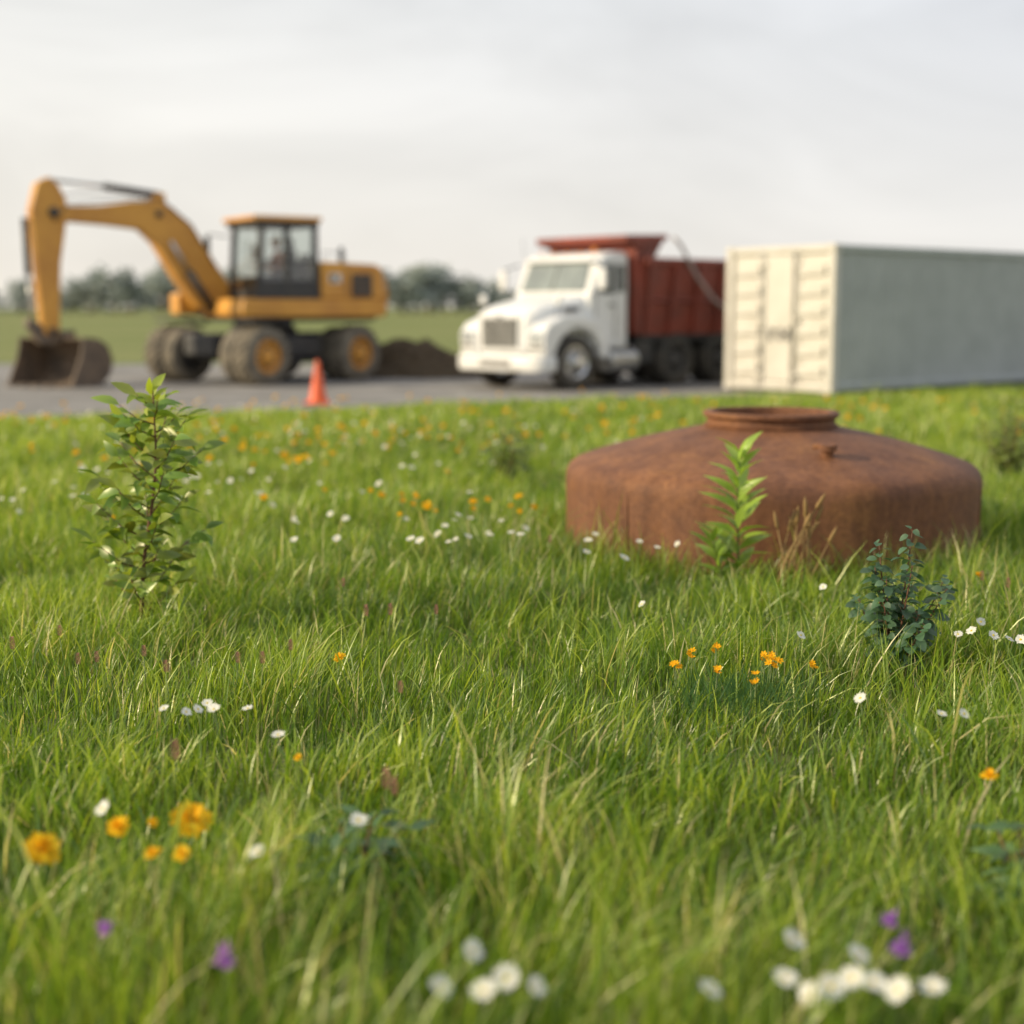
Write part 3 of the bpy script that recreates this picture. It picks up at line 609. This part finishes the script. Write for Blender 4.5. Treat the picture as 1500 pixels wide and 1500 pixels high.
for s in(-1,1):
    box('side_step',U,-.5,.5,s*.8,s*1.25,.40,.46,M_dark); box('tool_chest',U,-.55,.55,s*.76,s*1.15,.52,.92,M_dark,bevel=.04)
    extr('mudguard',U,[(.55,1.16),(1.0,1.28),(1.6,1.26),(1.6,1.22),(1.0,1.24),(.58,1.12)],s*1.05,s*1.5,M_dark,bevel=0)
box('outrigger',U,-1.7,-2.0,-.9,.9,.35,.75,M_dark,bevel=.04)
extr('deck',X,[(.95,1.30),(1.0,1.42),(.95,1.66),(-2.1,1.66),(-2.16,1.55),(-2.16,1.30)],-1.22,1.24,M_yel,bevel=.04)
box('belly_plate',X,-2.0,.85,-1.1,1.1,1.22,1.31,M_dark)
extr('engine_house',X,[(-.72,1.662),(-.72,2.36),(-.8,2.40),(-1.95,2.36),(-2.12,2.28),(-2.16,1.9),(-2.15,1.662)],-1.2,1.22,M_yel,bevel=.04)
extr('counterweight',X,[(-2.1,1.28),(-2.1,2.16),(-2.26,2.10),(-2.32,1.8),(-2.28,1.36)],-1.1,1.12,M_yel,bevel=.05)
extr('right_tank_house',X,[(.7,1.662),(.66,1.95),(-.2,2.1),(-.72,2.1),(-.72,1.662)],-1.2,-.68,M_yel,bevel=.03)
box('toolbox',X,.98,1.5,-1.28,-.80,1.34,1.78,M_yel,bevel=.06)
box('louvre_panel',X,-1.40,-1.86,1.222,1.245,1.70,2.16,M_dark,bevel=.01)
for k in range(6): box('louvre_%d'%k,X,-1.43,-1.83,1.24,1.262,1.74+k*.066,1.765+k*.066,M_bkt,bevel=0,rot=None)
box('decal',X,-.90,-1.16,1.221,1.228,1.98,2.16,M_mark,bevel=0); box('decal_block',X,-.94,-1.04,1.227,1.232,2.01,2.13,M_dark,bevel=0)
box('decal_rear',X,-2.12,-2.2,1.122,1.13,1.75,2.05,M_mark,bevel=0)
box('door_line',X,-1.28,-1.295,1.219,1.227,1.70,2.32,M_dark,bevel=0)
rod('exhaust',X,(-1.6,.4,2.3),(-1.6,.4,2.72),.05,M_dark); rod('air_filter',X,(-1.2,-.5,2.35),(-1.2,-.5,2.6),.12,M_dark)
pipe('handrail',X,[(-.8,1.15,2.38),(-.8,1.15,2.58),(-1.3,1.15,2.58),(-1.3,1.15,2.36)],.012,M_dark)
cx0,cx1,cy0,cy1,cz0,cz1=-.66,.66,-.18,1.24,1.664,3.16
P=.05
posts=[((cx1,cy0),(cx1-.10,cy0)),((cx1,cy1),(cx1-.10,cy1)),((cx0,cy0),(cx0,cy0)),((cx0,cy1),(cx0,cy1)),((-.05,cy1),(-.05,cy1))]
for i,(b0,b1) in enumerate(posts):
    a=Acc(); 
    yb=cy1-P if b0[1]==cy1 else cy0+P; xb=b0[0]-P*np.sign(b0[0]) ; xt=b1[0]-P*np.sign(b1[0])
    vs=[(xb+dx*P,yb+dy*P,cz0) for dx,dy in((-1,-1),(1,-1),(1,1),(-1,1))]+[(xt+dx*P,yb+dy*P,cz1) for dx,dy in((-1,-1),(1,-1),(1,1),(-1,1))]
    a.add(vs,[(0,3,2,1),(4,5,6,7),(0,1,5,4),(1,2,6,5),(2,3,7,6),(3,0,4,7)]); a.build('cab_post_%d'%i,[M_dark],smooth=False,parent=X)
box('cab_roof',X,-.74,.74,-.24,1.30,3.16,3.26,M_yel,bevel=.04); box('cab_roof_trim',X,-.68,.66,-.2,1.26,3.06,3.158,M_dark)
box('cab_lower_side',X,-.62,.60,1.19,1.235,1.668,2.02,M_dark); box('cab_lower_front',X,.585,.63,-.1,1.15,1.668,1.86,M_dark); box('cab_back_lower',X,-.65,-.60,-.1,1.15,1.668,2.45,M_dark)
box('door_mid_bar',X,-.6,.55,1.20,1.232,2.36,2.40,M_dark)
def glassmat():
    m=bpy.data.materials.new('clear_cab_glass'); m.use_nodes=True; nt=m.node_tree; nt.nodes.clear()
    o=nt.nodes.new('ShaderNodeOutputMaterial'); t=nt.nodes.new('ShaderNodeBsdfTransparent'); t.inputs[0].default_value=(.80,.84,.82,1); g=nt.nodes.new('ShaderNodeBsdfGlossy'); g.inputs['Roughness'].default_value=.03
    m_=nt.nodes.new('ShaderNodeMixShader'); m_.inputs[0].default_value=.16; nt.links.new(t.outputs[0],m_.inputs[1]); nt.links.new(g.outputs[0],m_.inputs[2]); nt.links.new(m_.outputs[0],o.inputs[0]); return m
MG=glassmat()
def pane(name,vs): a=Acc(); a.add(vs,[(0,1,2,3)]); a.build(name,[MG],smooth=False,parent=X)
pane('front_glass',[(.615,-.1,1.86),(.615,1.16,1.86),(.52,1.16,3.10),(.52,-.1,3.10)])
pane('left_glass',[(.55,1.205,2.02),(-.57,1.205,2.02),(-.57,1.205,3.1),(.47,1.205,3.1)])
pane('right_glass',[(.55,-.13,1.7),(-.57,-.13,1.7),(-.57,-.13,3.1),(.47,-.13,3.1)])
pane('rear_glass',[(-.62,-.1,2.45),(-.62,1.15,2.45),(-.62,1.15,3.1),(-.62,-.1,3.1)])
M_seat=pmat('seat_fabric',(.04,.04,.045),(.06,.06,.06),rough=.9)
box('seat_base',X,-.35,.15,.25,.80,1.70,2.02,M_seat,bevel=.04); box('seat_back',X,-.42,-.28,.26,.79,2.02,2.66,M_seat,bevel=.05); box('seat_headrest',X,-.42,-.32,.40,.66,2.68,2.86,M_seat,bevel=.04)
box('console',X,.35,.55,.2,.9,1.68,2.10,M_dark,bevel=.03)
for s in(.2,.85): box('armrest',X,-.25,.15,s-.05,s+.05,2.18,2.24,M_seat); rod('joystick',X,(.15,s,2.24),(.18,s,2.38),.02,M_dark)
pipe('mirror_arm',X,[(.62,-.2,2.9),(.95,-.45,2.95),(.98,-.48,2.8)],.014,M_dark); box('mirror',X,.93,1.0,-.58,-.40,2.6,2.92,M_dark,bevel=.02)
pipe('left_mirror_arm',X,[(.62,1.25,2.4),(.78,1.38,2.5)],.014,M_dark); box('left_mirror',X,.75,.80,1.32,1.46,2.4,2.68,M_dark,bevel=.02)
BY=-.42
extr('boom',X,[(.30,1.58),(.75,2.15),(1.30,3.02),(1.75,3.44),(2.1,3.56),(2.6,3.52),(3.2,3.42),(4.05,3.38),(4.18,3.28),(4.05,3.12),(3.0,3.06),(2.4,3.00),(2.12,2.74),(1.72,2.08),(1.28,1.48),(.8,1.32),(.4,1.36)],BY-.20,BY+.20,M_yel,bevel=.03)
extr('stick',X,[(4.13,3.92),(4.36,3.80),(4.50,3.3),(4.44,2.2),(4.36,.98),(4.06,.98),(3.98,2.3),(3.84,3.1),(3.82,3.5),(3.96,3.78)],BY-.16,BY+.16,M_yel,bevel=.03)
for nm,u,z,r in(('foot_pin',.55,1.5,.09),('elbow_pin',4.08,3.26,.10),('cyl_pin',2.05,3.3,.07),('tip_pin',4.2,1.05,.07)): rod(nm,X,(u,BY-.24,z),(u,BY+.24,z),r,M_dark)
rod('stick_cylinder',X,(1.95,BY,3.68),(3.05,BY,3.80),.07,M_dark); rod('stick_cylinder_rod',X,(3.05,BY,3.80),(4.16,BY,3.88),.035,M_steel); box('cyl_bracket',X,1.85,2.1,BY-.08,BY+.08,3.42,3.72,M_yel)
for s in(-1,1):
    rod('boom_cylinder',X,(1.0,BY+s*.27,1.45),(1.5,BY+s*.27,2.20),.075,M_dark); rod('boom_cylinder_rod',X,(1.5,BY+s*.27,2.20),(1.85,BY+s*.27,2.78),.04,M_steel)
rod('bucket_cylinder',X,(4.58,BY,3.15),(4.56,BY,2.1),.065,M_dark); rod('bucket_cylinder_rod',X,(4.56,BY,2.1),(4.53,BY,1.25),.032,M_steel)
pipe('hose_1',X,[(.9,BY+.21,2.3),(1.4,BY+.22,3.12),(2.0,BY+.22,3.58),(2.7,BY+.21,3.54),(3.8,BY+.21,3.42),(4.1,BY+.18,3.1)],.014,M_dark)
pipe('hose_2',X,[(.9,BY-.21,2.3),(1.4,BY-.22,3.2),(2.0,BY-.2,3.62),(2.6,BY-.15,3.68),(3.4,BY-.1,3.66),(4.1,BY,3.56)],.012,M_dark)
extr('bucket_link',X,[(4.05,.80),(4.05,1.15),(4.35,1.15),(4.62,1.30),(4.66,1.15),(4.42,.80)],BY-.13,BY+.13,M_bkt,bevel=.02)
B=empty('bucket',(4.0,BY,0),math.atan2(-.89,-.45)-math.atan2(-.56,-.83),X)
outer=[(.62,.02),(.1,.0),(-.22,.06),(-.44,.25),(-.50,.50),(-.38,.76),(-.12,.90),(.20,.93)]
inner=[(.20,.90),(-.11,.865),(-.35,.74),(-.465,.50),(-.41,.27),(-.20,.09),(.1,.035),(.62,.045)]
extr('bucket_shell',B,outer+inner,-.78,.78,M_bkt,bevel=0)
for s in(-1,1): extr('bucket_side',B,[(.64,.0),(.1,-.01),(-.23,.05),(-.45,.25),(-.51,.50),(-.39,.77),(-.12,.91),(.26,.94),(.34,.6)],s*.782,s*.82,M_bkt,bevel=.008)
for k in range(5): extr('tooth_%d'%k,B,[(.60,.0),(.60,.06),(.80,.02),(.80,.0)],-.66+k*.33-.05,-.66+k*.33+.05,M_bkt,bevel=.005)
box('bucket_ear',B,-.2,.15,-.2,.2,.9,1.06,M_bkt,bevel=.02)

# ------------------------------------------------------------------ operator in the cab (skin-modifier body)
M_skin=pmat('skin',(.45,.26,.18),rough=.6); M_vest=pmat('orange_work_vest',(.42,.14,.04),rough=.85); M_pants=pmat('work_trousers',(.05,.06,.09),rough=.9); M_hat=pmat('hard_hat',(.55,.33,.05),rough=.4)
OP=empty('machine_operator',(0,0,0)); OP.parent=None
OP.matrix_world=Matrix.Translation((-5.08,29.3,0))@Matrix.Rotation(math.atan2(-.56,-.83),4,'Z')@Matrix.Translation((-.12,.52,2.07))
def skin(name,verts,edges,rad,mat,root=0):
    me=bpy.data.meshes.new(name); me.from_pydata(verts,edges,[]); me.materials.append(mat)
    o=bpy.data.objects.new(name,me); COL.objects.link(o); o.parent=OP
    m=o.modifiers.new('sk','SKIN')
    for i,r in enumerate(rad): me.skin_vertices[0].data[i].radius=r if isinstance(r,tuple) else (r,r)
    me.skin_vertices[0].data[root].use_root=True
    s=o.modifiers.new('ss','SUBSURF'); s.levels=1; s.render_levels=2; m.use_smooth_shade=True
    return o
try:
    V_=[(0,0,0),(.0,0,.2),(.01,0,.40),(.02,0,.50),(.02,0,.56),(.0,.18,.44),(.10,.26,.22),(.32,.25,.26),(.0,-.18,.44),(.10,-.26,.22),(.32,-.25,.26)]
    skin('torso_and_arms',V_,[(0,1),(1,2),(2,3),(3,4),(2,5),(5,6),(6,7),(2,8),(8,9),(9,10)],[(.15,.12),(.15,.12),(.15,.12),.06,.05,.06,.05,.035,.06,.05,.035],M_vest)
    skin('legs',[(0,0,0),(.05,.1,-.02),(.45,.13,-.0),(.5,.13,-.36),(.6,.13,-.38),(.05,-.1,-.02),(.45,-.13,0),(.5,-.13,-.36),(.6,-.13,-.38)],[(0,1),(1,2),(2,3),(3,4),(0,5),(5,6),(6,7),(7,8)],[.12,.09,.065,.045,.04,.09,.065,.045,.04],M_pants)
except Exception as e: print('SKINERR',e)
a=Acc(); n=12; vs=[];fs=[]
prof=[(.0,-.115),(.045,-.10),(.07,-.06),(.078,0),(.08,.05),(.06,.10),(.0,.12)]
for k in range(14):
    t=2*math.pi*k/14
    for r,z in prof:
        nose=.018 if (k==0 and -.05<z<.02) else 0
        vs.append((r*1.18*math.cos(t)+nose,r*math.sin(t),z))
for k in range(14):
    for i in range(len(prof)-1): fs.append((k*7+i,((k+1)%14)*7+i,((k+1)%14)*7+i+1,k*7+i+1))
a.add(vs,fs,0); 
for s in(-1,1): a.box((0,s*.082,0),(.03,.015,.05)); a.box((.086,s*.03,.015),(.01,.022,.01),1)
a.box((.088,0,-.055),(.008,.04,.008),1)
a.build('head',[M_skin,M_dark],parent=OP,loc=(.035,0,.68))
lathe('hard_hat',OP,[(.135,.03),(.10,.045),(.098,.09),(.07,.14),(0,.155)],M_hat,loc=(.03,0,.68),seg=20)
for s in(-1,1):
    a=Acc(); a.box((0,0,0),(.08,.07,.035))
    for k in range(4): a.tube([(.03,-.028+k*.018,.0),(.075,-.028+k*.018,-.005),(.09,-.028+k*.018,-.035),(.07-.003*k,-.028+k*.018,-.05)],[.009]*4,6)
    a.tube([(-.01,-s*.035,0),(.03,-s*.06,-.02),(.055,-s*.05,-.03)],[.011,.01,.008],6)
    a.build('hand',[M_skin],parent=OP,loc=(.36,s*.25,.26))

# ------------------------------------------------------------------ traffic cone
M_cone=pmat('orange_cone_plastic',(.78,.12,.03),(.66,.10,.025),rough=.5,scale=5)
K=empty('traffic_cone',(-3.03,22.25,.004))
lathe('cone',K,[(.15,.03),(.145,.05),(.13,.10),(.028,.66),(.022,.68),(.0,.68)],M_cone,seg=32)
box('base',K,-.2,.2,-.2,.2,.0,.035,M_cone,bevel=.012)

# ------------------------------------------------------------------ dirt pile
M_dirt=pmat('loose_dirt',(.10,.075,.05),(.055,.042,.028),rough=.98,scale=6,bump=1,bscale=12,spec=.1)
a=Acc(); n=80; vs=[];fs=[]
gx=np.linspace(-2.2,2.2,n); gy=np.linspace(-1.5,1.5,n); XX,YY=np.meshgrid(gx,gy,indexing='ij')
Z=.62*np.exp(-(np.abs(XX-.25)**2.6/.45+(YY)**2/.55))+.58*np.exp(-((XX+.75)**2/.45+(YY-.1)**2/.4))+.25*np.exp(-((XX-1.15)**2/.16+(YY)**2/.3))
Z*=1.0/max(Z.max(),.1)*.82
Z+=(vnoise(XX*4+20,YY*4+20,21)-.5)*.16*(Z>.04)+(vnoise(XX*12+20,YY*12+20,22)-.5)*.07*(Z>.04); Z=np.where(Z<.05,-.02,Z)
for i in range(n):
    for j in range(n): vs.append((XX[i,j],YY[i,j],Z[i,j]))
for i in range(n-1):
    for j in range(n-1): fs.append((i*n+j,(i+1)*n+j,(i+1)*n+j+1,i*n+j+1))
a.add(vs,fs); a.build('dirt_pile',[M_dirt],loc=(-2.1,31.2,0))

# ------------------------------------------------------------------ distant tree line
a=Acc(); g=np.random.default_rng(5)
def crown(cx,cy,cz,lr,H,k,nn):
    for _ in range(nn):
        d=g.normal(size=3); d/=np.linalg.norm(d); p=np.array([cx,cy,cz])+d*lr*g.uniform(.45,1.08)*np.array([1.15,1.15,1])
        if p[2]<.2: continue
        s=H*g.uniform(.03,.065); u=g.normal(size=3);u/=np.linalg.norm(u); v=np.cross(u,g.normal(size=3)); v/=np.linalg.norm(v)
        c=tuple(np.array((.33,.365,.335))*k*g.uniform(.85,1.15)); a.add([p-u*s-v*s*.7,p+u*s-v*s*.6,p+u*s*.8+v*s,p-u*s*.7+v*s*.8],[(0,1,2,3)],0,c)  # pale grey-green, distance haze painted into the foliage colour
def tree(x,y,H):
    a.tube([(x,y,0),(x,y,H*.35),(x+.3,y,H*.7)],[H*.03,H*.022,H*.008],5,1,(.1,.09,.08))
    for _ in range(int(g.integers(6,10))):
        crown(x+g.normal(0,H*.19),y+g.normal(0,H*.15),H*g.uniform(.28,.80),H*g.uniform(.14,.25),H,g.uniform(.8,1.15),42)
x=-260
while x<260:
    e=np.interp(x,[-260,-120,-108,-96,-84,-76,-66,-50,-38,-29,-22,-12,-4,5,40,260],[8,7,8,10,13.5,12.5,9.5,8,10,12.5,11,11,8,7,8,8])
    tree(x,340+g.uniform(-12,25),e*g.uniform(.75,1.12)); x+=g.uniform(1.4,2.8)
    crown(x,338+g.uniform(-8,8),2.2,g.uniform(2.0,3.2),9,g.uniform(.8,1.05),26)
a.build('distant_treeline',[M_far,M_stem],smooth=False)
